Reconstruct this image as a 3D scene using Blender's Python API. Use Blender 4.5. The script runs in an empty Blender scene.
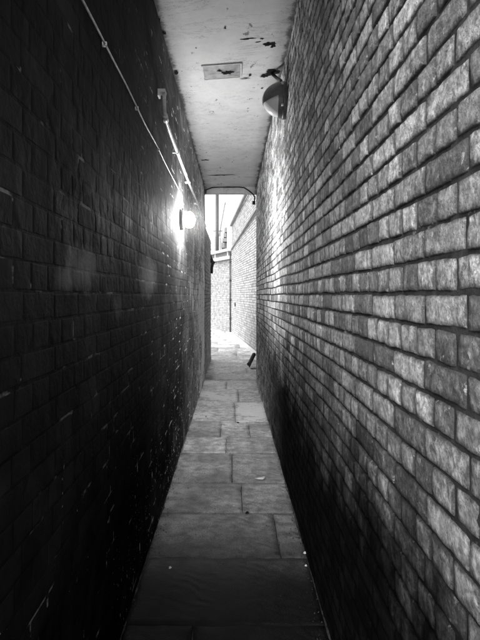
import bpy, math, random
from mathutils import Vector, noise, Matrix
R = math.radians
random.seed(7)
sc = bpy.context.scene
col = sc.collection

# ------------------------------------------------------------ dimensions
XL, XR = -0.503, 0.442          # inner faces of the two passage walls
YN = 0.9                       # near mouth of the covered passage (behind the camera)
YE = 9.5                        # far mouth
EYE = 1.55
def hc(x, y=4.4): return 3.495 + 0.14 * x * max(0.0, 1 - max(y, 0) / 9.3)   # ceiling height, falls slightly to the left

# ------------------------------------------------------------ helpers
def tag(o, label=None, cat=None, group=None, kind=None):
    if label: o['label'] = label
    if cat: o['category'] = cat
    if group: o['group'] = group
    if kind: o['kind'] = kind
    return o

class MB:
    def __init__(s): s.v = []; s.f = []; s.m = []; s.t = []; s.sm = []; s.r = []
    def add(s, vs, fs, mi=0, tint=0.5, smooth=False, rim=None):
        s.r += rim if rim else [0.0] * len(vs)
        b = len(s.v); s.v += [tuple(p) for p in vs]; s.t += [tint] * len(vs)
        s.f += [tuple(i + b for i in f) for f in fs]; s.m += [mi] * len(fs); s.sm += [smooth] * len(fs)
    def box(s, x0, x1, y0, y1, z0, z1, mi=0, tint=0.5, rot=None, c=None):
        vs = [Vector((x, y, z)) for x in (x0, x1) for y in (y0, y1) for z in (z0, z1)]
        if rot is not None:
            c = Vector(c) if c is not None else Vector(((x0+x1)/2, (y0+y1)/2, (z0+z1)/2))
            vs = [c + rot @ (p - c) for p in vs]
        s.add(vs, [(0,1,3,2),(4,6,7,5),(0,4,5,1),(2,3,7,6),(0,2,6,4),(1,5,7,3)], mi, tint)
    def tube(s, pts, r, n=10, mi=0, cap=True):
        pts = [Vector(p) for p in pts]; rings = []
        up = Vector((0.13, 0.21, 0.97))
        for i, p in enumerate(pts):
            d = (pts[min(i+1, len(pts)-1)] - pts[max(i-1, 0)]).normalized()
            a = d.cross(up)
            if a.length < .05: a = d.cross(Vector((1, 0, 0)))
            a.normalize(); b = d.cross(a).normalized()
            rr = r[i] if isinstance(r, (list, tuple)) else r
            rings.append([p + a * math.cos(k*2*math.pi/n) * rr + b * math.sin(k*2*math.pi/n) * rr for k in range(n)])
        vs = [q for ring in rings for q in ring]; fs = []
        for i in range(len(pts)-1):
            for k in range(n):
                fs.append((i*n+k, i*n+(k+1) % n, (i+1)*n+(k+1) % n, (i+1)*n+k))
        if cap:
            fs.append(tuple(range(n-1, -1, -1))); fs.append(tuple((len(pts)-1)*n+k for k in range(n)))
        s.add(vs, fs, mi, smooth=True)
    def poly_prism(s, pts, thick, mi=0):          # pts list of Vector, extruded by vector thick
        n = len(pts); t = Vector(thick)
        vs = [Vector(p) for p in pts] + [Vector(p) + t for p in pts]
        fs = [tuple(range(n)), tuple(range(2*n-1, n-1, -1))] + [(i, i+n, (i+1) % n + n, (i+1) % n) for i in range(n)]
        s.add(vs, fs, mi)
    def build(s, name, mats, parent=None, loc=(0, 0, 0)):
        me = bpy.data.meshes.new(name)
        L = Vector(loc)
        me.from_pydata([tuple(Vector(p) - L) for p in s.v], [], s.f)
        if not isinstance(mats, (list, tuple)): mats = [mats]
        for m in mats: me.materials.append(m)
        me.polygons.foreach_set('material_index', s.m)
        me.polygons.foreach_set('use_smooth', s.sm)
        a = me.attributes.new('tint', 'FLOAT', 'POINT'); a.data.foreach_set('value', s.t)
        if any(s.r): a = me.attributes.new('rim', 'FLOAT', 'POINT'); a.data.foreach_set('value', s.r)
        me.update()
        o = bpy.data.objects.new(name, me); col.objects.link(o)
        if parent: o.parent = parent
        else: o.location = loc
        return o

def empty(name, loc=(0, 0, 0)):
    o = bpy.data.objects.new(name, None); o.empty_display_size = .1
    o.location = loc; col.objects.link(o); return o

# ------------------------------------------------------------ node helpers
class NT:
    def __init__(s, name):
        s.mat = bpy.data.materials.new(name); s.mat.use_nodes = True
        s.nt = s.mat.node_tree; s.b = s.nt.nodes['Principled BSDF']; s._pos = None
    def n(s, t, **kw):
        nd = s.nt.nodes.new(t)
        for k, v in kw.items(): setattr(nd, k, v)
        return nd
    def l(s, a, b): s.nt.links.new(a, b)
    def val(s, nd, i, v):
        if hasattr(v, 'is_linked') or hasattr(v, 'links'): s.l(v, nd.inputs[i])
        else: nd.inputs[i].default_value = v
    def math(s, op, a, b=0.0, c=0.0, clamp=False):
        nd = s.n('ShaderNodeMath', operation=op, use_clamp=clamp)
        s.val(nd, 0, a); s.val(nd, 1, b); s.val(nd, 2, c); return nd.outputs[0]
    def pos(s):
        if s._pos is None: s._pos = s.n('ShaderNodeNewGeometry').outputs['Position']
        return s._pos
    def xyz(s):
        nd = s.n('ShaderNodeSeparateXYZ'); s.l(s.pos(), nd.inputs[0]); return nd.outputs
    def noise(s, scale, detail=6, rough=.6, stretch=(1, 1, 1), off=(0, 0, 0), dist=0.0, w=None):
        mp = s.n('ShaderNodeMapping'); s.l(s.pos(), mp.inputs[0])
        mp.inputs['Scale'].default_value = stretch; mp.inputs['Location'].default_value = off
        nd = s.n('ShaderNodeTexNoise'); s.l(mp.outputs[0], nd.inputs['Vector'])
        if w is not None: nd.noise_dimensions = '4D'; s.l(w, nd.inputs['W'])
        nd.inputs['Scale'].default_value = scale; nd.inputs['Detail'].default_value = detail
        nd.inputs['Roughness'].default_value = rough; nd.inputs['Distortion'].default_value = dist
        return nd.outputs[0]
    def vor(s, scale, stretch=(1, 1, 1), feature='F1', off=(0, 0, 0)):
        mp = s.n('ShaderNodeMapping'); s.l(s.pos(), mp.inputs[0]); mp.inputs['Scale'].default_value = stretch
        mp.inputs['Location'].default_value = off
        nd = s.n('ShaderNodeTexVoronoi', feature=feature); s.l(mp.outputs[0], nd.inputs['Vector'])
        nd.inputs['Scale'].default_value = scale; return nd
    def ramp(s, x, a, b, lo=0.0, hi=1.0, smooth=True):
        nd = s.n('ShaderNodeMapRange'); nd.interpolation_type = 'SMOOTHSTEP' if smooth else 'LINEAR'
        s.val(nd, 0, x); s.val(nd, 1, a); s.val(nd, 2, b); s.val(nd, 3, lo); s.val(nd, 4, hi)
        return nd.outputs[0]
    def mix(s, f, a, b):
        nd = s.n('ShaderNodeMix', data_type='FLOAT'); s.val(nd, 0, f); s.val(nd, 2, a); s.val(nd, 3, b); return nd.outputs[0]
    def tint(s):
        nd = s.n('ShaderNodeAttribute', attribute_name='tint'); return nd.outputs['Fac']
    def base(s, v):
        if hasattr(v, 'links'):
            nd = s.n('ShaderNodeCombineXYZ')
            for i in range(3): s.l(v, nd.inputs[i])
            s.l(nd.outputs[0], s.b.inputs['Base Color'])
        else: s.b.inputs['Base Color'].default_value = (v, v, v, 1)
    def bump(s, h, strength=.5, dist=.01):
        nd = s.n('ShaderNodeBump'); s.l(h, nd.inputs['Height'])
        nd.inputs['Strength'].default_value = strength; nd.inputs['Distance'].default_value = dist
        s.l(nd.outputs[0], s.b.inputs['Normal'])
    def set(s, **kw):
        for k, v in kw.items(): s.val(s.b, k.replace('_', ' '), v)
        return s

# ------------------------------------------------------------ materials
def mat_right(name, mortar=False):
    m = NT(name); z = m.xyz()[2]; y = m.xyz()[1]
    W4 = m.math('MULTIPLY', m.tint(), 37.0)
    fine = m.noise(70, 8, .7, w=W4); mid = m.noise(14, 6, .65, w=W4); big = m.noise(1.6, 4, .6)
    grit = m.noise(260, 4, .7)
    if mortar:
        v = m.math('MULTIPLY', m.ramp(mid, .3, .7, .3, 1.6), .022)
        v = m.mix(m.ramp(m.noise(9, 5, .7), .60, .68), v, .16)
    else:
        v = m.math('MULTIPLY_ADD', m.tint(), .31, .10)
        v = m.math('MULTIPLY', v, m.ramp(mid, .28, .72, .55, 1.3))
        v = m.math('MULTIPLY', v, m.ramp(fine, .3, .7, .55, 1.35))
        v = m.math('MULTIPLY', v, m.ramp(m.noise(34, 6, .75, dist=.6, w=W4), .35, .65, m.ramp(m.math('FRACT', W4), 0, 1, .35, .9), 1.35))
        v = m.math('MULTIPLY', v, m.ramp(big, .3, .7, .75, 1.15))
        pits = m.ramp(m.vor(95).outputs[0], .10, .22)
        pits = m.math('MAXIMUM', pits, m.ramp(m.noise(22, 3, .5), .45, .55))
        v = m.math('MULTIPLY', v, m.mix(pits, .35, 1.0))
        rimn = m.n('ShaderNodeAttribute', attribute_name='rim').outputs['Fac']
        rimn = m.ramp(m.math('ADD', rimn, m.math('MULTIPLY', m.math('SUBTRACT', m.noise(48, 5, .7), .5), 1.4)), .32, 1.0)
        v = m.mix(m.math('MULTIPLY', rimn, .85), v, .035)
        v = m.mix(m.math('MULTIPLY', m.ramp(m.noise(30, 6, .7, off=(7,7,7)), .60, .68), .45), v, .55)
        soot = m.ramp(m.noise(26, 8, .75, stretch=(1, 1, .45)), .58, .70)
        v = m.mix(m.math('MULTIPLY', soot, .65), v, .05)
    # damp black band along the foot of the wall, ragged upper edge
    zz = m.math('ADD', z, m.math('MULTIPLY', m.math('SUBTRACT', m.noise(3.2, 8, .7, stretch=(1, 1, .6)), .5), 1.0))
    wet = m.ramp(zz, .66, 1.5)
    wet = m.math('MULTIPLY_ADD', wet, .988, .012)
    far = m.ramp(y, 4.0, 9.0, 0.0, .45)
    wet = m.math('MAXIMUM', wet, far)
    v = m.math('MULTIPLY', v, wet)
    v = m.math('MULTIPLY', v, m.ramp(y, 2.4, 6.6, 1.0, 3.6, smooth=False))  # paler with distance: the lamp's wash on this wall put into the colour
    m.base(v); m.set(Roughness=.9, Specular_IOR_Level=m.mix(wet, .02, .22))
    v = m.math('MULTIPLY', v, 1.0)
    h = m.math('ADD', m.math('MULTIPLY', fine, .6), m.math('MULTIPLY', grit, .3))
    h = m.math('ADD', h, m.math('MULTIPLY', m.noise(26, 4, .6, w=W4), 1.3))
    m.bump(h, 1.0, .010)
    return m.mat

def mat_left(name, mortar=False):
    m = NT(name); X = m.xyz(); z = X[2]; y = X[1]
    fine = m.noise(80, 6, .65); mid = m.noise(7, 5, .6); big = m.noise(1.1, 3, .5)
    v = m.math('MULTIPLY_ADD', m.tint(), .003, .0055) if not mortar else m.math('MULTIPLY', mid, .009)
    v = m.math('MULTIPLY', v, m.ramp(mid, .3, .7, .6, 1.4))
    v = m.math('MULTIPLY', v, m.ramp(big, .35, .7, .7, 1.5))
    worn = m.ramp(m.noise(1.7, 3, .5, off=(3, 1.3, 7)), .60, .72)
    v = m.math('ADD', v, m.math('MULTIPLY', worn, .012))
    # scaled white salts and drips low down
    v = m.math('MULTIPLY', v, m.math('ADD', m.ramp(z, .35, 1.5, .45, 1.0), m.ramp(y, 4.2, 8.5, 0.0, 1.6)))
    gate = m.math('ADD', m.noise(2.6, 5, .6, off=(5, 2, 1)), m.ramp(z, .1, 1.9, .07, -.20, smooth=False))
    keep = m.ramp(gate, .47, .60)
    warp = m.math('MULTIPLY', m.math('SUBTRACT', m.noise(60, 4), .5), .10)
    spots = 0.0
    for sc_, st_, o_, r_ in ((11, .30, 0, .085), (24, .38, 3, .10), (42, .6, 8, .11)):
        dv_ = m.math('ADD', m.vor(sc_, stretch=(1, 1, st_), off=(o_, o_, o_)).outputs[0], warp)
        spots = m.math('MAXIMUM', spots, m.ramp(dv_, m.math('MULTIPLY', keep, r_), m.math('MULTIPLY', keep, r_ * .55), 0.0, 1.0))
    spots = m.math('MULTIPLY', spots, m.ramp(z, 1.25, 1.9, 1.0, 0.0))
    v = m.mix(spots, v, m.mix(m.noise(9, 3), .04, .42))
    # light glints on the joints, painted as faint pale lines
    ln = m.ramp(m.noise(5, 4, .6, stretch=(1, 1, 2.5), off=(1, 8, 2)), .58, .66)
    if mortar: v = m.math('ADD', v, m.math('MULTIPLY', ln, .10))
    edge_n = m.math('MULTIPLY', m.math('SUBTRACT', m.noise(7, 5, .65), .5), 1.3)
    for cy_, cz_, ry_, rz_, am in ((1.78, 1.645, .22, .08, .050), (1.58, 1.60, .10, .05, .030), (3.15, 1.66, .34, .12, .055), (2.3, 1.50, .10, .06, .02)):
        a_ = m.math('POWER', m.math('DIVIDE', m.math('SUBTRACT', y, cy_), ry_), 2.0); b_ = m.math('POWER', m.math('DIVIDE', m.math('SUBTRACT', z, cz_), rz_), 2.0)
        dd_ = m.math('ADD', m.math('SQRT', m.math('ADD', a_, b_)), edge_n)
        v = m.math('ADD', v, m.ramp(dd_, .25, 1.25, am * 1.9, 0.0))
    paler = m.math('ADD', m.ramp(y, 2.4, 6.0, 1.0, 21.0), m.ramp(y, 5.8, 9.0, 0.0, 38.0))  # lightened toward lamp and far mouth, their glow painted into the colour
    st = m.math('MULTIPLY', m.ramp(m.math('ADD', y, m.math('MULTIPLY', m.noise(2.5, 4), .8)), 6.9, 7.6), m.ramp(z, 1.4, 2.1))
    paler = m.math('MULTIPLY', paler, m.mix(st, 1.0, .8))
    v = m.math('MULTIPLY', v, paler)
    m.base(v)
    m.set(Roughness=m.ramp(mid, .3, .7, .72, .9), Specular_IOR_Level=m.ramp(z, .5, 1.8, 0.0, .07))
    h = m.math('ADD', m.math('MULTIPLY', fine, .35), m.math('MULTIPLY', m.noise(13, 4, .55), 1.6))
    m.bump(h, .5, .006)
    return m.mat

def mat_yard(name, base, mortar=False):
    m = NT(name)
    mid = m.noise(9, 6, .65); fine = m.noise(60, 5, .6)
    if mortar: v = m.math('MULTIPLY', m.ramp(mid, .3, .7, .7, 1.1), base)
    else:
        v = m.math('MULTIPLY', m.math('MULTIPLY_ADD', m.tint(), .5, .72), base)
        v = m.math('MULTIPLY', v, m.ramp(mid, .3, .7, .75, 1.15))
        v = m.math('MULTIPLY', v, m.ramp(fine, .3, .7, .88, 1.08))
    m.base(v); m.set(Roughness=.9, Specular_IOR_Level=.2); m.bump(fine, .4, .005)
    return m.mat

def mat_ceiling():
    m = NT('ceiling_paint'); X = m.xyz(); x = X[0]; y = X[1]
    big = m.noise(1.5, 5, .6, stretch=(1, .6, 1)); mid = m.noise(9, 8, .7); cr = m.noise(3.0, 8, .75, stretch=(.5, 1.2, 1), dist=.6)
    v = m.math('MULTIPLY', m.ramp(big, .3, .7, .90, 1.02), m.ramp(y, 5.2, 7.4, .62, 1.0))  # darker by the lamp, paler beyond: evens out its light in the colour
    v = m.math('MULTIPLY', v, m.ramp(mid, .3, .7, .93, 1.04))
    # transverse hair cracks
    cm = m.math('MULTIPLY', m.ramp(m.math('ABSOLUTE', m.math('SUBTRACT', cr, .5)), 0.0, .008, 1.0, 0.0), m.ramp(m.noise(2.2, 2), .45, .55))
    v = m.mix(m.math('MULTIPLY', cm, .75), v, .10)
    # peeled chips
    ch = m.ramp(m.noise(11, 6, .72, stretch=(1, .6, 1), off=(4, 0, 0)), .635, .66)
    v = m.mix(m.math('MULTIPLY', ch, .8), v, .09)
    # grime along both edges
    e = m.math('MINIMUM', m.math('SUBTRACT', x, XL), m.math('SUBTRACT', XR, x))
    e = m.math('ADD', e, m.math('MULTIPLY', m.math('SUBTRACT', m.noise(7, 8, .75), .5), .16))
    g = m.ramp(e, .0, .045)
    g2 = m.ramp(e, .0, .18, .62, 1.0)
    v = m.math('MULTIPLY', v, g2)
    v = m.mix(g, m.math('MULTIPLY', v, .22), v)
    m.base(v); m.set(Roughness=.75, Specular_IOR_Level=.3)
    m.bump(m.math('ADD', m.math('MULTIPLY', mid, .5), m.math('MULTIPLY', m.noise(2.2, 3), 3)), .35, .012)
    return m.mat

def mat_stone(name, base=.15, joint=False, sp_max=.4):
    m = NT(name); X = m.xyz(); y = X[1]; x = X[0]
    if joint:
        m.base(m.math('MULTIPLY', m.noise(20), .04)); m.set(Roughness=.9); return m.mat
    big = m.noise(2.0, 5, .6); mid = m.noise(12, 7, .65); fine = m.noise(90, 5, .7)
    # riven layers: contour-like ripples
    w = m.n('ShaderNodeTexWave', wave_type='BANDS', bands_direction='Y')
    mp = m.n('ShaderNodeMapping'); m.l(m.pos(), mp.inputs[0]); mp.inputs['Rotation'].default_value = (0, 0, .5)
    m.l(mp.outputs[0], w.inputs[0]); w.inputs['Scale'].default_value = 4.5; w.inputs['Distortion'].default_value = 9
    w.inputs['Detail'].default_value = 3; w.inputs['Detail Scale'].default_value = 1.2
    v = m.math('MULTIPLY', m.math('MULTIPLY_ADD', m.tint(), .7, .65), base)
    v = m.math('MULTIPLY', v, m.ramp(big, .3, .7, .55, 1.35)); v = m.math('MULTIPLY', v, m.ramp(mid, .3, .7, .55, 1.35)); v = m.math('MULTIPLY', v, m.ramp(m.noise(120, 5, .8), .35, .65, .5, 1.45))
    v = m.math('MULTIPLY', v, m.math('ADD', m.ramp(y, 2.7, 5.0, .014, 3.2), m.ramp(y, 4.6, 8.5, 0.0, 4.4)))  # dark near, bright far: light fall-off along the floor painted into the tone
    sp = m.ramp(m.noise(38, 3, .6, off=(1, 9, 0)), .745, .77)
    v = m.mix(sp, v, .42)
    m.base(v)
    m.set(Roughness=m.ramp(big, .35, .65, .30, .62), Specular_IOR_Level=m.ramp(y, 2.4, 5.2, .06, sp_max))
    h = m.math('ADD', m.math('MULTIPLY', w.outputs[1], m.ramp(m.noise(1.3, 3), .4, .6, .1, .8)), m.math('ADD', m.math('MULTIPLY', mid, .8), m.math('MULTIPLY', fine, .9)))
    m.bump(h, .6, .009)
    return m.mat

def simple(name, v, rough=.5, metal=0.0, var=.25, scale=30, bump=.2, spec=.5):
    m = NT(name); nz = m.noise(scale, 5, .6)
    m.base(m.math('MULTIPLY', m.ramp(nz, .3, .7, 1-var, 1+var), v))
    m.set(Roughness=rough, Metallic=metal, Specular_IOR_Level=spec); m.bump(nz, bump, .002)
    return m.mat

M = dict(
    rb=mat_right('pale_soot_brick'), rm=mat_right('dark_mortar', True),
    lb=mat_left('black_painted_brick'), lm=mat_left('black_painted_mortar', True),
    yb=mat_yard('yard_pale_brick', .38), yl=mat_yard('yard_grey_brick', .40), yk=mat_yard('far_wall_brick', .31), ym=mat_yard('yard_mortar', .14, True),
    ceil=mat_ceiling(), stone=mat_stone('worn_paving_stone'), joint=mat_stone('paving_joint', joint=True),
    stone_far=mat_stone('pale_yard_stone', .10, sp_max=.15),
    black=simple('black_iron', .012, .45), dark=simple('dark_patch', .012, .95, var=.5, bump=.6, spec=.1),
    grey=simple('grey_render', .22, .8), post=simple('grey_steel', .015, .5, var=.15),
    white=simple('white_paint', .72, .55, var=.1), cable=simple('grey_white_cable', .50, .5, var=.25),
    pipe=simple('chipped_white_pipe', .62, .4, var=.3, scale=18), hatch=simple('hatch_board', .30, .8, var=.35, scale=14, bump=.5),
    slate=simple('slate', .12, .7), hood=simple('grey_enamel', .10, .35, var=.2, bump=.1),
    grit=simple('grit_mortar', .022, .95, var=.7, scale=25, bump=.8, spec=.05), litter=simple('litter_white', .4, .7), ground=simple('ground_gravel', .22, .95, var=.4, scale=3),
    render=simple('pale_house_render', .36, .85, var=.08, scale=4))
gm = NT('opal_glass'); gm.base(.80); gm.set(Roughness=.22, Transmission_Weight=.0, Specular_IOR_Level=.6)
M['opal'] = gm.mat
em = NT('lit_opal_glass'); em.base(.8); em.b.inputs['Emission Color'].default_value = (1, 1, 1, 1)
lw = em.n('ShaderNodeLayerWeight'); lw.inputs['Blend'].default_value = .5
fc = em.math('POWER', em.math('SUBTRACT', 1.0, lw.outputs['Facing']), 2.2)
em.l(em.math('MULTIPLY_ADD', fc, 1000.0, 1.0), em.b.inputs['Emission Strength'])
M['lit'] = em.mat

# ------------------------------------------------------------ brick wall builder
CH = .075
def brick_wall(mb, p0, p1, nrm, z0, zt, sphase=.075, zoff=-.02, depth=.009, rough=1.0, near=None, tint_f=None, thick=.34, seed=0, mort_mi=1, zt1=None, gap=.0042):
    """bricks in English bond laid on the face p0->p1 whose outward normal is nrm (2-D); zt top height at p0, zt1 at p1"""
    rnd = random.Random(seed)
    p0 = Vector((*p0, 0)); p1 = Vector((*p1, 0)); d = (p1 - p0); L = d.length; d.normalize()
    n = Vector((*nrm, 0)).normalized(); up = Vector((0, 0, 1))
    if zt1 is None: zt1 = zt
    def P(s, t, h): return p0 + d * s + up * t + n * h
    # wall core = mortar
    a = [P(0, z0, -depth), P(L, z0, -depth), P(L, zt1, -depth), P(0, zt, -depth)]
    b = [P(0, z0, -thick), P(L, z0, -thick), P(L, zt1, -thick), P(0, zt, -thick)]
    mb.add(a + b, [(0,1,2,3),(7,6,5,4),(0,4,5,1),(1,5,6,2),(2,6,7,3),(3,7,4,0)], mort_mi)
    k = int(math.floor((z0 - zoff) / CH))
    while True:
        t0 = zoff + k * CH + gap + rnd.uniform(-.0012, .0012); t1 = zoff + (k+1) * CH - gap + rnd.uniform(-.0012, .0012)
        if t0 > max(zt, zt1) - .01: break
        header = (k % 2 == 1); st = .1125 if header else .225
        s = (sphase + (.05625 if header else 0)) % st - st
        wob = rnd.uniform(-.01, .01)
        jl = s + wob
        while jl < L:
            s += st
            jr = s + wob + rnd.uniform(-.007, .007)
            a0 = max(jl + gap, 0.0); a1 = min(jr - gap, L)
            jl = jr
            if a1 - a0 < .025: continue
            sm_ = (a0 + a1) / 2
            top = zt + (zt1 - zt) * sm_ / L
            wv_ = noise.noise(Vector((sm_ * .9, k * .22, seed))) * .009 + noise.noise(Vector((sm_ * 3.1, k * .5, seed + 3))) * .0025
            b1 = min(t1 + wv_, top - .002); b0 = max(t0 + wv_, z0)
            if b1 - b0 < .015: continue
            wy = (p0 + d * sm_).y
            tn = rnd.random() ** 1.1 if tint_f is None else tint_f(rnd)
            base = rnd.uniform(-.0035, .0025) * rough
            tilt = rnd.uniform(-.018, .018) * rough; tilt2 = rnd.uniform(-.02, .02) * rough
            db0, db1 = rnd.uniform(-.0025, .0025), rnd.uniform(-.0025, .0025)
            w = a1 - a0; hh = b1 - b0
            if near and near[0] < wy < near[1]:
                nu = max(3, int(w / .016)); nv = 4
                us = [0, .0016, .0045] + [.0045 + (w - .009) * i / nu for i in range(1, nu)] + [w - .0045, w - .0016, w]
                vs_ = [0, .0014, .004] + [.004 + (hh - .008) * i / nv for i in range(1, nv)] + [hh - .004, hh - .0014, hh]
                chip = rnd.random() < .10; cu = rnd.choice((0, w)); cv = rnd.choice((0, hh)); crr = rnd.uniform(.012, .035)
                verts = []; rim = []
                for j, v in enumerate(vs_):
                    for i, u in enumerate(us):
                        bi = min(i, len(us)-1-i); bj = min(j, len(vs_)-1-j); e = min(bi, bj)
                        q = P(a0 + u, b0 + v, 0)
                        nz = noise.noise(q * 28) * .0042 + noise.noise(q * 85) * .0022
                        h = base + tilt * (u - w/2) + tilt2 * (v - hh/2) + nz * rough
                        # ragged edges
                        du = (noise.noise(q * 24 + Vector((9, 0, 3))) * .0055 + noise.noise(q * 70) * .002) * rough
                        dv = (noise.noise(q * 24 + Vector((2, 7, 5))) * .0055 + noise.noise(q * 70 + Vector((3, 3, 3))) * .002) * rough + (db0 * (1 - u / w) + db1 * u / w) * .7
                        rim.append((1, 1, .75, .0)[min(e, 3)] if not (e == 3) else .12)
                        if e == 0: h = -depth - min(.003, depth * .8)
                        elif e == 1: h -= min(.0022, depth * .5)
                        elif e == 2: h -= .0002
                        if e > 0:
                            cd_ = math.hypot(max(0, .011 - min(u, w - u)), max(0, .011 - min(v, hh - v)))
                            if cd_ > .0085: h -= (cd_ - .0085) * 1.1 * rough
                        if chip and e > 0:
                            dd = math.hypot(u - cu, v - cv)
                            if dd < crr: h -= .0055 * (1 - dd / crr) ** .6
                        verts.append(P(a0 + u + du, b0 + v + dv, h))
                W = len(us)
                fs = [(j*W+i, j*W+i+1, (j+1)*W+i+1, (j+1)*W+i) for j in range(len(vs_)-1) for i in range(W-1)]
                mb.add(verts, fs, 0, tn, True, rim)
            else:
                e = .006; j1, j2, j3, j4 = [rnd.uniform(-.002, .002) * rough for _ in range(4)]
                sk = -depth - min(.002, depth * .8)
                o = [P(a0, b0 + j1, sk), P(a1, b0 + j2, sk), P(a1, b1 + j3, sk), P(a0, b1 + j4, sk)]
                def hf(u, v): return base + tilt * (u - w/2) + tilt2 * (v - hh/2)
                i_ = [P(a0+e, b0+e+j1, hf(e, e)), P(a1-e, b0+e+j2, hf(w-e, e)), P(a1-e, b1-e+j3, hf(w-e, hh-e)), P(a0+e, b1-e+j4, hf(e, hh-e))]
                mb.add(o + i_, [(4,5,6,7),(0,1,5,4),(1,2,6,5),(2,3,7,6),(3,0,4,7)], 0, tn, False, [1.0]*4 + [.25]*4)
        k += 1

# ------------------------------------------------------------ setting: ground and paving
g = MB(); S = 220
g.add([(-S,-S,-.06),(S,-S,-.06),(S,S,-.06),(-S,S,-.06)], [(0,1,2,3)])
tag(g.build('ground', M['ground']), kind='structure')

def slab(mb, x0, x1, y0, y1, tint, res=.05, mi=0):
    nx = max(2, int((x1-x0)/res)); ny = max(2, int((y1-y0)/res)); g_ = .0022
    xs = [x0+g_, x0+g_+.002] + [x0 + (x1-x0)*i/nx for i in range(1, nx)] + [x1-g_-.002, x1-g_]
    ys = [y0+g_, y0+g_+.002] + [y0 + (y1-y0)*i/ny for i in range(1, ny)] + [y1-g_-.002, y1-g_]
    tx, ty, dz = random.uniform(-.004, .004), random.uniform(-.003, .003), random.uniform(-.002, .0015)
    vs = []
    for j, yy in enumerate(ys):
        for i, xx in enumerate(xs):
            e = min(i, len(xs)-1-i, j, len(ys)-1-j)
            q = Vector((xx, yy, 0))
            h = dz + tx*(xx-(x0+x1)/2) + ty*(yy-(y0+y1)/2) + noise.noise(q*5)*.004 + noise.noise(q*16)*.0015
            if e == 0: h = -.028
            rx = noise.noise(q*11+Vector((4,4,4)))*.007 if e < 2 else 0
            ry = noise.noise(q*11+Vector((8,1,4)))*.009 if e < 2 else 0
            vs.append((xx+rx, yy+ry, h))
    W = len(xs)
    mb.add(vs, [(j*W+i, j*W+i+1, (j+1)*W+i+1, (j+1)*W+i) for j in range(len(ys)-1) for i in range(W-1)], mi, tint, True)

pv = MB()
pv.add([(XL-.02,-6,-.022),(XR+.02,-6,-.022),(XR+.02,YE+.3,-.022),(XL-.02,YE+.3,-.022)], [(0,1,2,3)], 1)
rows = [(-4.6, []), (-3.8,[.1]), (-3.0,[]), (-2.2,[-.1]), (-1.4,[.2]), (-.6,[-.2]), (.2,[0]), (.95,[.12]), (1.7,[-.18]), (2.44,[]), (3.06,[.29]), (3.70,[.075]),
        (4.29,[0.0]), (5.10,[-.06]), (5.68,[-.13, .2]), (6.35,[.04]), (7.5,[.10]), (8.6,[-.1]), (9.4,[]), ]
for i in range(len(rows)-1):
    y0, cuts = rows[i]; y1 = rows[i+1][0]
    xs = [XL-.012] + cuts + [XR+.012]
    for a, b in zip(xs, xs[1:]): slab(pv, a, b, y0, y1, random.random(), .045)
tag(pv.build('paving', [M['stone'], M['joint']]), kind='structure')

yd = MB()
yd.add([(-7,YE-.09,-.032),(3.6,YE-.09,-.032),(3.6,27,-.032),(-7,27,-.032)], [(0,1,2,3)], 1)
yy = 9.4; r2 = random.Random(3)
while yy < 24.5:
    h = r2.uniform(.8, 1.2); x = -6.2 - r2.random()*.4 if yy > 12.6 else XL - .01
    xe = 1.15
    while x < xe - .1:
        w = min(r2.uniform(.8, 1.5), xe - x)
        slab(yd, x, x+w, yy, yy+h, .3 + .3*r2.random(), .2); x += w
    yy += h
tag(yd.build('yard_paving', [M['stone_far'], M['joint']]), kind='structure')

# ------------------------------------------------------------ walls
def lt(r): return r.random()
HT = 3.62
w = MB()
brick_wall(w, (XR, .72), (XR, YE), (-1, 0), -.1, HT, sphase=.075-.72, near=(.55, 4.4), depth=.0062, rough=.62, seed=11, gap=.0037)
brick_wall(w, (XR+.004, .72), (3.2, .72), (0, -1), -.1, HT, seed=21, depth=.0045, rough=.7)
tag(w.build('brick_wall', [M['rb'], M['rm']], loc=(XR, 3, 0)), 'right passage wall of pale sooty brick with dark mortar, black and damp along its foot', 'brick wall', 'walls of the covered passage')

w = MB()
brick_wall(w, (XL, .78), (XL, YE), (1, 0), -.1, HT, sphase=.02, near=(.5, 3.8), depth=.0006, rough=.06, seed=12, gap=.0028)
brick_wall(w, (XL-.004, .78), (-3.2, .78), (0, -1), -.1, HT, seed=22, depth=.0014, rough=.2, gap=.0032)
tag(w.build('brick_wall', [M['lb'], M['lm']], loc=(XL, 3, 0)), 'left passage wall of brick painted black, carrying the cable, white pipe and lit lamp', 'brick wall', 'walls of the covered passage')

w = MB()
brick_wall(w, (XL+.0, YE+.003), (XL, 12.5), (1, 0), -.1, 2.85, sphase=.05, depth=.007, seed=13)
brick_wall(w, (XL-.34, 12.505), (-6.0, 12.505), (0, 1), -.1, 2.85, seed=14, depth=.007)
tag(w.build('yard_wall', [M['yl'], M['ym']], loc=(XL, 12, 0)), 'low brick wall carrying on past the passage mouth on the left, ending at the yard', 'brick wall')

def rx(y): return .62 - .090 * (y - 14.1)
C = (rx(21.2), 21.2)
w = MB()
nv = Vector((-1, -.09)).normalized()
brick_wall(w, (rx(8.9), 8.9+.65), C, nv, -.1, 4.95, zt1=4.36, seed=15, depth=.007)
tag(w.build('yard_wall', [M['yb'], M['ym']], loc=(C[0], 15, 0)), 'tall pale brick wall slanting in on the right beyond the passage mouth', 'brick wall')
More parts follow.
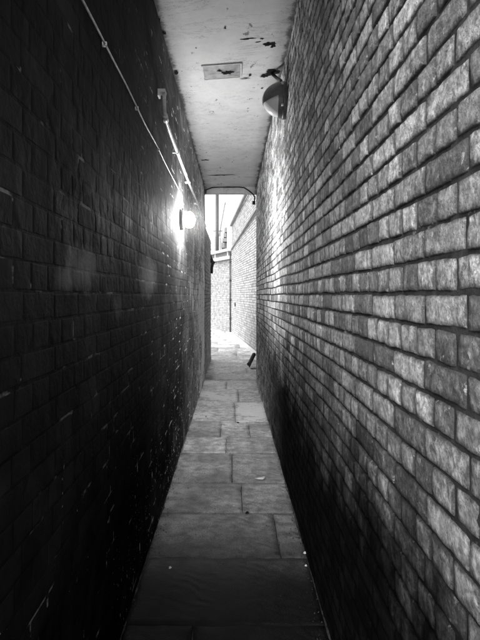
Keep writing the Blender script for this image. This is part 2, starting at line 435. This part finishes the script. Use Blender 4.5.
# ledge and coping strips on the slanted wall
par = bpy.data.objects[-1] if False else [o for o in col.objects if o.name.startswith('yard_wall')][-1]
def along(y0, z0, y1, z1, mb, th, out):
    a = Vector((rx(y0), y0, z0)); b = Vector((rx(y1), y1, z1)); n3 = Vector((nv.x, nv.y, 0))
    vs = []
    for p in (a, b):
        for o_ in (-.01, out):
            for t in (0, th): vs.append(p + n3*o_ + Vector((0,0,t)))
    mb.add(vs, [(0,2,3,1),(4,5,7,6),(0,1,5,4),(2,6,7,3),(0,4,6,2),(1,3,7,5)])
def child(mb, name, mat, par):
    o = mb.build(name, mat, par); 
    o.matrix_parent_inverse = Matrix.Translation(-par.location)
    return o
q = MB(); along(9.7, 3.98, 21.15, 3.38, q, .05, .045); child(q, 'ledge', M['grey'], par)
q = MB(); along(9.7, -.02, 21.15, -.02, q, .06, .09); child(q, 'plinth', M['white'], par)
q = MB(); along(9.7, 4.92, 21.15, 4.33, q, .09, .08); child(q, 'coping', M['grey'], par)
q = MB(); q.tube([Vector((rx(19.6), 19.6, 1.2)) + Vector((nv.x, nv.y, 0))*h for h in (-.02, .03)], .07, 14); child(q, 'vent_cover', M['black'], par)

# back wall of the yard with fascia band on top
w = MB()
B1 = (-5.6, 21.2 + (5.6 + C[0]) * 2.6)
bd = Vector((-.95 - C[0], 23.6 - 21.2)).normalized()
B1 = (C[0] + bd.x*6, C[1] + bd.y*6)
bn = Vector((bd.y, -bd.x)); bn = bn if bn.y < 0 else -bn
brick_wall(w, (C[0]+.02, C[1]), B1, bn, -.1, 3.02, seed=16, depth=.007)
bw = tag(w.build('yard_wall', [M['yk'], M['ym']], loc=(-.5, 22.3, 0)), 'pale brick wall closing the far end of the yard, with a white fascia on top', 'brick wall')
def backbox(mb, s0, s1, z0, z1, o0, o1, mi=0, dz=0):
    a = Vector((C[0], C[1], 0)); d3 = Vector((bd.x, bd.y, 0)); n3 = Vector((bn.x, bn.y, 0))
    vs = [a + d3*s + n3*o_ + Vector((0, 0, z - dz*s)) for s in (s0, s1) for o_ in (o0, o1) for z in (z0, z1)]
    mb.add(vs, [(0,1,3,2),(4,6,7,5),(0,4,5,1),(2,3,7,6),(0,2,6,4),(1,5,7,3)], mi)
q = MB(); backbox(q, .0, 5.9, 3.03, 3.15, -.30, .14); child(q, 'fascia', M['white'], bw)
q = MB(); backbox(q, .0, 5.9, 3.15, 3.36, -.26, .02); child(q, 'recess_panel', M['slate'], bw)
q = MB(); backbox(q, .0, 5.9, 3.36, 3.45, -.30, .16); child(q, 'coping', M['white'], bw)
q = MB(); backbox(q, .35, .38, 3.15, 3.36, .02, .05); backbox(q, 1.9, 1.95, 3.15, 3.36, .02, .05); child(q, 'divider', M['white'], bw)

# ------------------------------------------------------------ ceiling
cl = MB(); nx, ny = 14, 150
vs = []; y0c = YN
for j in range(ny+1):
    for i in range(nx+1):
        x = XL-.004 + (XR-XL+.008)*i/nx; y = y0c + (YE-y0c)*j/ny
        q = Vector((x, y, 0)); vs.append((x, y, hc(x, y) + noise.noise(q*1.6)*.008 + noise.noise(q*7)*.002))
cl.add(vs, [(j*(nx+1)+i, (j+1)*(nx+1)+i, (j+1)*(nx+1)+i+1, j*(nx+1)+i+1) for j in range(ny) for i in range(nx)], 0, smooth=True)
cl.box(-3.2, 3.2, y0c-.1, YE-.005, 3.63, 3.95)
cl.box(XL-.002, XR+.002, YE-.13, YE+.02, 3.385, 3.628)       # lintel edge at the far mouth
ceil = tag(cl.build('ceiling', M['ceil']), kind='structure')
def blot(cx, cy, rx_, ry_, seed, n=18, jag=.45, dz=.007):
    r = random.Random(seed); m = MB(); pts = []
    for k in range(n):
        a = 2*math.pi*k/n; f = 1 + r.uniform(-jag, jag)
        x = cx + math.cos(a)*rx_*f; y = cy + math.sin(a)*ry_*f
        pts.append((x, y, hc(x, y) - dz))
    m.add(pts + [(cx, cy, hc(cx, cy)-dz-.002)], [(k, (k+1) % n, n) for k in range(n)])
    return m
def ceil_pt(px, py):                     # where a peeled spot lies on the ceiling plane
    y = 1.97*520/(295-py); return ((px-232)/520*y, y)
for i, (px, py, a, b) in enumerate([(268,43,.035,.03),(273,44,.02,.05),(247,36,.05,.010),(262,37,.015,.012),(258,40,.02,.008),(225,23,.008,.012),
                                    (272,72,.055,.055),(264,75,.05,.03),(250,73,.012,.025),(262,87,.012,.014),(245,76,.05,.008),(157,10,.02,.04),
                                    (163,23,.02,.03),(196,41,.006,.01),(205,157,.06,.03),(222,173,.16,.03),(176,65,.02,.04)]):
    x, y = ceil_pt(px, py); child(blot(x, y, a, b, i), 'peeled_patch', M['dark'], ceil)
hb = MB(); hx, hy = ceil_pt(222, 67); z_ = hc(hx, hy) - .006
hb.box(hx-.155, hx+.155, hy-.125, hy+.135, z_-.004, z_+.03)
ht = empty('ceiling_hatch', (hx, hy, z_)); tag(ht, 'small grey square access panel with a dark hole set in the white ceiling', 'access panel')
for m_ in (hb,): m_.v = [(a, b, c + .073*(a-hx)) for a, b, c in m_.v]
child(hb, 'panel', M['hatch'], ht)
def ring(mb, x0, x1, y0, y1, w_, z0, z1):
    mb.box(x0-w_, x1+w_, y0-w_, y0, z0, z1); mb.box(x0-w_, x1+w_, y1, y1+w_, z0, z1)
    mb.box(x0-w_, x0, y0, y1, z0, z1); mb.box(x1, x1+w_, y0, y1, z0, z1)
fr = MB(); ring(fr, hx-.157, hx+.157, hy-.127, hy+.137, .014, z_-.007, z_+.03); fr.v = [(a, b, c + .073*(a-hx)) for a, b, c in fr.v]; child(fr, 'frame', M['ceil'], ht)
hl = blot(hx+.045, hy+.02, .05, .035, 77, dz=.014); child(hl, 'hole', M['dark'], ht)
hl = blot(hx-.02, hy-.03, .022, .02, 78, dz=.014); child(hl, 'hole', M['dark'], ht)

# ------------------------------------------------------------ cable along the left wall
def lx(y): return XL
cb = MB(); pts = []; y = -1.6
while y < 5.12:
    pts.append((XL + .010 + noise.noise(Vector((y*2, 3, 1)))*.004, y, 2.525 + noise.noise(Vector((y*1.9, 0, 5)))*.009 - .003*math.sin(y*5)))
    y += .06
pts += [(XL+.012, 5.14, 2.50), (XL+.014, 5.17, 2.44), (XL+.02, 5.18, 2.39)]
t = empty('wall_cable', (XL, 0, 2.52)); tag(t, 'thin pale cable clipped along the black left wall, running to the lit lamp', 'cable')
cb.tube(pts, .0042, 8); child(cb, 'cable', M['cable'], t)
for cy in (1.35, 2.02, 2.7, 3.5, 4.3):
    k = MB(); zz = 2.525 + noise.noise(Vector((cy*1.9, 0, 5)))*.009 - .003*math.sin(cy*5)
    k.box(XL-.006, XL+.017, cy-.004, cy+.004, zz-.007, zz+.007); k.tube([(XL-.005, cy, zz-.010), (XL+.012, cy, zz-.010)], .003, 8)
    child(k, 'clip', M['cable'], t)

# white pipe high on the left wall
t = empty('wall_pipe', (XL, 3.6, 2.76)); tag(t, 'chipped white pipe high on the black left wall, its near end turned up', 'pipe')
pb = MB(); xo = XL + .040
pts = [(xo, 3.55, 2.93), (xo, 3.56, 2.86), (xo, 3.575, 2.815), (xo, 3.61, 2.785), (xo, 3.68, 2.767), (xo, 3.8, 2.762)]
pts += [(xo + noise.noise(Vector((y_*.8, 9, 0)))*.006, y_, 2.76 + noise.noise(Vector((y_*.7, 4, 2)))*.012) for y_ in [4+.2*i for i in range(27)]]
pb.tube(pts, .0125, 14); child(pb, 'pipe', M['pipe'], t)
k = MB(); k.box(XL-.006, XL+.05, 3.515, 3.58, 2.925, 2.945); k.box(XL-.006, XL+.012, 3.515, 3.58, 2.90, 2.925); child(k, 'bracket', M['white'], t)
k = MB(); k.tube([(xo, 3.60, 2.798), (xo, 3.66, 2.770)], .018, 14); child(k, 'coupling', M['pipe'], t)
for cy in (4.4, 5.6, 6.9, 8.2):
    k = MB(); k.tube([(xo, cy-.012, 2.76), (xo, cy+.012, 2.76)], .018, 12); k.box(XL-.006, xo-.01, cy-.010, cy+.010, 2.75, 2.77); child(k, 'clip', M['white'], t)

# ------------------------------------------------------------ lamps
def dome(mb, c, ax, rb, rv, rd, u0=0, u1=math.pi/2, a0=0, a1=2*math.pi, nu=14, na=36, grow=0.0):
    """half ellipsoid bulging along ax (+-1 in x) from c; rb radius along the wall (y), rv vertical, rd depth"""
    vs = []; full = abs(a1-a0-2*math.pi) < 1e-6
    for j in range(nu+1):
        u = u0 + (u1-u0)*j/nu
        for i in range(na + (0 if full else 1)):
            a = a0 + (a1-a0)*i/na
            vs.append((c[0] + ax*math.sin(u)*(rd+grow), c[1] + math.cos(u)*math.cos(a)*(rb+grow), c[2] + math.cos(u)*math.sin(a)*(rv+grow)))
    W = na if full else na+1; fs = []
    for j in range(nu):
        for i in range(na):
            i2 = (i+1) % W; fs.append((j*W+i, j*W+i2, (j+1)*W+i2, (j+1)*W+i))
    mb.add(vs, fs, 0, smooth=True)

LY, LZ = 5.05, 2.28
t = empty('wall_lamp', (XL, LY, LZ)); tag(t, 'lit round glass bulkhead lamp glowing on the black left wall', 'lamp', None)
k = MB(); k.tube([(XL-.008, LY, LZ), (XL+.018, LY, LZ), (XL+.036, LY, LZ)], [.100, .100, .088], 32); child(k, 'base', M['hood'], t)
k = MB(); dome(k, (XL+.086, LY, LZ), 1, .060, .080, .062, u0=-1.25); gl = child(k, 'glass', M['lit'], t)
k = MB(); k.tube([(XL+.02, LY+.055, 2.40), (XL+.02, LY+.03, LZ+.06)], .011, 10); child(k, 'cable_gland', M['hood'], t)

RY, RZ = 4.25, 3.14
t = empty('wall_lamp', (XR, RY, RZ)); tag(t, 'unlit oval bulkhead lamp with a dark hood, high on the right brick wall', 'lamp', None)
k = MB(); c = (XR-.035, RY, RZ)
vs = []; n_ = 32
for xx, g_ in ((XR+.012, .0), (XR-.018, .004), (XR-.030, .004), (XR-.036, -.002)):
    vs += [(xx, RY + math.cos(2*math.pi*i/n_)*(.105+g_), RZ + math.sin(2*math.pi*i/n_)*(.15+g_)) for i in range(n_)]
fs = [(j*n_+i, j*n_+(i+1) % n_, (j+1)*n_+(i+1) % n_, (j+1)*n_+i) for j in range(3) for i in range(n_)] + [tuple(3*n_+i for i in range(n_))]
k.add(vs, fs, smooth=True); child(k, 'base', M['hood'], t)
k = MB(); dome(k, c, -1, .098, .142, .155); child(k, 'glass', M['opal'], t)
k = MB(); dome(k, c, -1, .098, .142, .155, grow=.005, na=150, nu=70)
def keep_face(f):
    p = [Vector(k.v[i]) for i in f]; m_ = sum(p, Vector()) / len(p); xo_ = c[0] - m_.x
    return (m_.z - RZ) > .020 - .35 * xo_ or xo_ < .035
ff = [f for f in k.f if keep_face(f)]; k.f = ff; k.m = [0]*len(ff); k.sm = [True]*len(ff); child(k, 'hood', M['hood'], t)
for dy, dz_ in ((-.09, .105), (-.105, -.075)):
    k = MB(); k.tube([(XR-.03, RY+dy, RZ+dz_), (XR-.048, RY+dy, RZ+dz_)], .010, 10); child(k, 'screw', M['white'], t)
hx2, hy2 = ceil_pt(272, 73)
t2 = MB(); t2.tube([(XR-.03, RY+.03, RZ+.13), (XR-.035, RY+.09, RZ+.20), (XR-.05, RY+.20, 3.40), (hx2, hy2-.02, hc(hx2)-.02)], .014, 10); child(t2, 'conduit', M['black'], t)

hz = NT('lamp_halo_volume'); hz.nt.nodes.remove(hz.b); out_ = [n for n in hz.nt.nodes if n.type == 'OUTPUT_MATERIAL'][0]  # scatter volume added around the lamp to make its halo
vs_n = hz.n('ShaderNodeVolumeScatter'); vs_n.inputs['Anisotropy'].default_value = .3
hd = hz.n('ShaderNodeVectorMath', operation='DISTANCE'); hz.l(hz.pos(), hd.inputs[0]); hd.inputs[1].default_value = (XL+.1, LY, LZ)
hz.l(hz.ramp(hd.outputs['Value'], 0.0, .42, .065, 0.0), vs_n.inputs['Density']); hz.l(vs_n.outputs[0], out_.inputs['Volume'])
hb_ = MB(); dome(hb_, (XL+.001, LY, LZ), 1, .42, .42, .42, na=32); hb_.add([(XL+.001, LY+math.cos(2*math.pi*i/32)*.42, LZ+math.sin(2*math.pi*i/32)*.42) for i in range(32)], [tuple(range(31, -1, -1))])
tag(hb_.build('lamp_halo_volume', hz.mat, loc=(XL, LY, LZ)), 'added scattering volume that gives the lit lamp its glowing halo', 'haze')

# ------------------------------------------------------------ black cable looped over the far mouth
k = MB(); Yc = YE - .17
def at(px, py, y=Yc): return Vector(((px-232)/520*y, y, EYE + (295-py)*y/520))
pl = [at(204.5,224), at(204.3,210), at(204.2,198), at(204.5,191.5), at(207,189.5), at(212,187.6), at(219,187), at(228,187.2), at(238,187), at(244,187.6), at(249,190.8), at(253,194.2), at(254.8,197), at(254.2,203)]
k.tube(pl, .012, 8)
k.tube([at(253.8,201.2), at(253.8,204.5)], .028, 10); k.tube([at(226,186.6), at(230,186.6)], .02, 8); k.box(at(203,190).x, at(206.5,190).x, Yc-.02, Yc+.02, at(0,193.5).z, at(0,189.5).z)
tag(k.build('overhead_cable', M['black'], loc=tuple(at(228,187.2))), 'black cable looped under the ceiling across the bright passage mouth', 'cable')

# rainwater elbow on the end of the left yard wall
def pt(px, py, y): return Vector(((px-232)/520*y, y, EYE + (295-py)*y/520))
k = MB(); Yd = 12.2
_pt = pt
def pt(px, py, y): return _pt(px + 1.0, py, y)
k.tube([pt(205.5,238,Yd), pt(205.8,246,Yd), pt(207.5,252,Yd), pt(210.3,259,Yd), pt(211.8,262,Yd), pt(211.4,265,Yd), pt(210.8,268,Yd), pt(210.7,273.5,Yd)], [.030,.036,.040,.036,.036,.034,.032,.032], 12)
k.tube([pt(209.5,261,Yd), pt(213.8,263,Yd)], .035, 10)
tag(k.build('rainwater_pipe', M['black'], loc=tuple(pt(209,260,Yd))), 'short bent black rainwater pipe sticking out at the top of the left yard wall', 'pipe')

pt = _pt
# thin drainpipe at the inner corner of the yard
t = empty('corner_drainpipe', (C[0]-.06, C[1]-.10, 0)); tag(t, 'thin dark drainpipe running down the far corner of the yard', 'drainpipe')
k = MB(); k.tube([(C[0]-.05, C[1]-.10, .04), (C[0]-.05, C[1]-.10, 1.6), (C[0]-.055, C[1]-.10, 3.3)], .028, 10); child(k, 'pipe', M['post'], t)
for z_ in (.6, 1.35, 2.15, 2.9):
    k = MB(); k.tube([(C[0]-.05, C[1]-.10, z_-.04), (C[0]-.05, C[1]-.10, z_+.04)], .042, 10); child(k, 'clip', M['black'], t)

# ------------------------------------------------------------ things beyond the back wall
k = MB(); yp = 25.0; px0 = pt(217.2, 250, yp).x
k.tube([(px0, yp, -.05), (px0, yp, 8.2)], .075, 12); k.tube([(px0, yp, 8.2), (px0, yp, 8.26)], .07, 12)
tag(k.build('steel_post', M['post'], loc=(px0, yp, 0)), 'tall thin grey post rising behind the far yard wall into the white sky', 'post')

yh = 30.0
t = empty('gabled_house', (-.5, yh, 0)); tag(t, 'pale steep gabled building standing beyond the yard, mostly behind the far wall', 'building')
P_ = [pt(219,300,yh), pt(219,238,yh), pt(225.2,204,yh), pt(226.8,207,yh), pt(226.8,300,yh)]
for p in P_: p.y = yh
P_[0].z = P_[4].z = 0
k = MB(); k.poly_prism(P_, (0, 3, 0)); child(k, 'wall', M['render'], t)
k = MB()
for a, b in ((P_[1], P_[2]),):
    d_ = (b-a).normalized(); n_ = Vector((-d_.z, 0, d_.x)); n_ = n_ if n_.x < 0 else -n_
    k.poly_prism([a - d_*.1, a - d_*.1 + n_*.05, b + d_*.12 + n_*.05, b + d_*.12], (0, 3.06, 0))
for v in range(len(k.v)): k.v[v] = (k.v[v][0], k.v[v][1]-.03, k.v[v][2])
child(k, 'roof', M['slate'], t)
k = MB()
for i, (a, b, y1, y2) in enumerate([(224.6,226.9,228,232.5),(223.6,226.2,233.5,237.5),(222.6,226.9,238.5,242),(221.4,224.6,243,248)]):
    A = pt(a, y2, yh-.3); B_ = pt(b, y1, yh-.3); k.box(A.x, B_.x, yh-.5, yh-.03, A.z, B_.z)
child(k, 'stair_flight', M['slate'], t)

t = empty('tank_housing', (pt(217.5,0,27).x, 27, 0)); tag(t, 'low grey box with a thin rail on top, behind the far yard wall', 'tank')
A = pt(214, 250, 27); B_ = pt(220.5, 236.5, 27)
k = MB(); k.box(A.x, B_.x, 27, 28.2, 0, B_.z); child(k, 'body', M['grey'], t)
k = MB(); z_ = pt(0,231,27).z
k.tube([(A.x-.05, 27.05, z_), (B_.x+.1, 27.05, z_)], .02, 8)
for xx in (A.x+.02, (A.x+B_.x)/2, B_.x-.02): k.tube([(xx, 27.05, B_.z-.01), (xx, 27.05, z_)], .015, 8)
child(k, 'rail', M['post'], t)

# ------------------------------------------------------------ black pipe end by the right wall's far end
Ys = 10.9
k = MB(); a = pt(254.0, 354.5, Ys+.25); b = pt(249.0, 364.5, Ys-.02)
d_ = (b-a).normalized()
k.tube([a - d_*.02, a, a + d_*.02, b - d_*.03, b], [.034, .044, .041, .041, .046], 16)
k.tube([b - d_*.02, pt(249.6, 367.2, Ys)], [.030, .010], 10)
tag(k.build('pipe_offcut', M['black'], loc=tuple(b)), 'short black pipe slanting over the paving at the far end of the right wall', 'pipe')
k = MB(); s_ = pt(253.5, 367.6, Ys); k.box(s_.x-.05, s_.x+.05, Ys-.05, Ys+.05, -.02, .018, rot=Matrix.Rotation(.4, 3, 'Z'))
tag(k.build('stone_chip', M['slate'], loc=(s_.x, Ys, 0)), 'small dark flake lying beside the black pipe end', 'debris')

# ------------------------------------------------------------ litter on the paving
def flr(px, py): y = 806/(py-295); return ((px-232)/520*y, y)
lit = [((261,480),.030,'crumpled white scrap at the slab joint near the middle of the paving'),
       ((234,506),.010,'small white fleck below the middle slab joint'),
       ((170,568),.012,'pale crumb on the left of the near slab'),
       ((305,553),.012,'pale crumb against the right wall by the near slab joint'),
       ((306,566),.009,'tiny pale crumb just short of the crumb by the right wall'),
       ((206,417),.020,'pale leaf lying on the left of the passage floor'),
       ((247,513),.016,'dark pebble sitting in the joint right of centre'),
       ((238,423),.018,'dark pebble lying in the middle of the passage floor')]
for (p, s_, lab) in lit:
    x, y = flr(*p); r = random.Random(p[0]); k = MB(); n_ = 9
    dark = 'dark' in lab
    if p[0] == 261:   # crescent scrap
        pts = [(x-.05, y+.02, .008), (x-.02, y-.005, .014), (x+.01, y-.008, .016), (x+.032, y+.03, .012), (x+.02, y+.075, .006)]
        k.tube(pts, [.003, .007, .010, .009, .003], 6)
    else:
        vs = [(x+math.cos(2*math.pi*i/n_)*s_*r.uniform(.6,1.1), y+math.sin(2*math.pi*i/n_)*s_*1.3*r.uniform(.6,1.1), .001) for i in range(n_)]
        vs += [(v[0]*.5+x*.5, v[1]*.5+y*.5, .004+s_*.4*r.uniform(.6,1)) for v in vs]
        k.add(vs, [(i, (i+1)%n_, n_+(i+1)%n_, n_+i) for i in range(n_)] + [tuple(range(n_, 2*n_))])
    tag(k.build('pebble' if dark else 'litter_scrap', M['dark'] if dark else (M['white'] if p[0] == 261 else M['litter']), loc=(x, y, 0)), lab, 'pebble' if dark else 'litter')

r4 = random.Random(5); k = MB()
for side, xw in ((1, XL), (-1, XR)):
    yy = .9; prev = None
    while yy < YE:
        q = Vector((xw*3, yy*4, 0)); wv = max(.003, .007 + noise.noise(q)*.010 + noise.noise(q*5)*.006); hv = wv * .8
        cur = [(xw - side*.004, yy, hv), (xw + side*wv*.5, yy, hv*.55), (xw + side*wv, yy, -.004)]
        if prev: k.add(prev + cur, [(0,1,4,3),(1,2,5,4)], 0)
        prev = cur; yy += .03
for i in range(900):
    side, xw = ((1, XL), (-1, XR))[r4.random() < .5]
    yy = 1.2 + (YE-1.2)*r4.random(); off = abs(r4.gauss(0, .03)) + .006 if r4.random() < .8 else r4.uniform(.02, .9)
    s_ = r4.uniform(.0015, .005); x = xw + side*off
    n_ = 5; vs = [(x+math.cos(2*math.pi*j/n_)*s_*r4.uniform(.6,1.2), yy+math.sin(2*math.pi*j/n_)*s_*r4.uniform(.6,1.5), .001) for j in range(n_)] + [(x, yy, .003+s_*.8)]
    k.add(vs, [(j, (j+1)%n_, n_) for j in range(n_)], 0)
gn = NT('gutter_grit'); gy = gn.xyz()[1]; gv = gn.noise(25, 5, .6)
gn.base(gn.math('MULTIPLY', gn.ramp(gv, .3, .7, .4, 1.6), gn.ramp(gy, 3.0, 7.5, .018, .34))); gn.set(Roughness=.95, Specular_IOR_Level=.05)
tag(k.build('grit', gn.mat, loc=(0, 5, 0)), 'grit and crumbled mortar gathered where the walls meet the paving', 'grit', kind='stuff')

# ------------------------------------------------------------ light
wd = bpy.data.worlds.new('World'); sc.world = wd; wd.use_nodes = True
nt = wd.node_tree; bg = nt.nodes['Background']
sky = nt.nodes.new('ShaderNodeTexSky'); sky.sky_type = 'NISHITA'; sky.sun_disc = False
SE, SR = R(36), R(202)
sky.sun_elevation = SE; sky.sun_rotation = SR; sky.air_density = 1.0; sky.dust_density = 4.0
bw_ = nt.nodes.new('ShaderNodeRGBToBW')
nt.links.new(sky.outputs[0], bw_.inputs[0]); nt.links.new(bw_.outputs[0], bg.inputs[0])
bg.inputs[1].default_value = .6
sd = bpy.data.lights.new('sun', 'SUN'); sd.energy = 2.0; sd.angle = R(25)
so = bpy.data.objects.new('sun', sd); col.objects.link(so)
# sky rotation: sun direction = (sin r, cos r) measured from +Y
dirv = Vector((math.sin(SR)*math.cos(SE), math.cos(SR)*math.cos(SE), math.sin(SE)))
so.rotation_euler = dirv.to_track_quat('Z', 'Y').to_euler()

# ------------------------------------------------------------ camera
cd = bpy.data.cameras.new('camera'); cam = bpy.data.objects.new('camera', cd); col.objects.link(cam)
cd.sensor_fit = 'VERTICAL'; cd.sensor_height = 36; cd.sensor_width = 27; cd.lens = 36*520/640
cd.clip_start = .02; cd.clip_end = 1000
cam.location = (0, 0, EYE)
cam.rotation_euler = (R(90), 0, 0)
cd.shift_x = 8/640; cd.shift_y = -25/640
sc.camera = cam
sc.view_settings.view_transform = 'Standard'; sc.view_settings.look = 'None'
sc.view_settings.exposure = 0; sc.view_settings.gamma = 1
sc.cycles.max_bounces = 12; sc.cycles.diffuse_bounces = 8
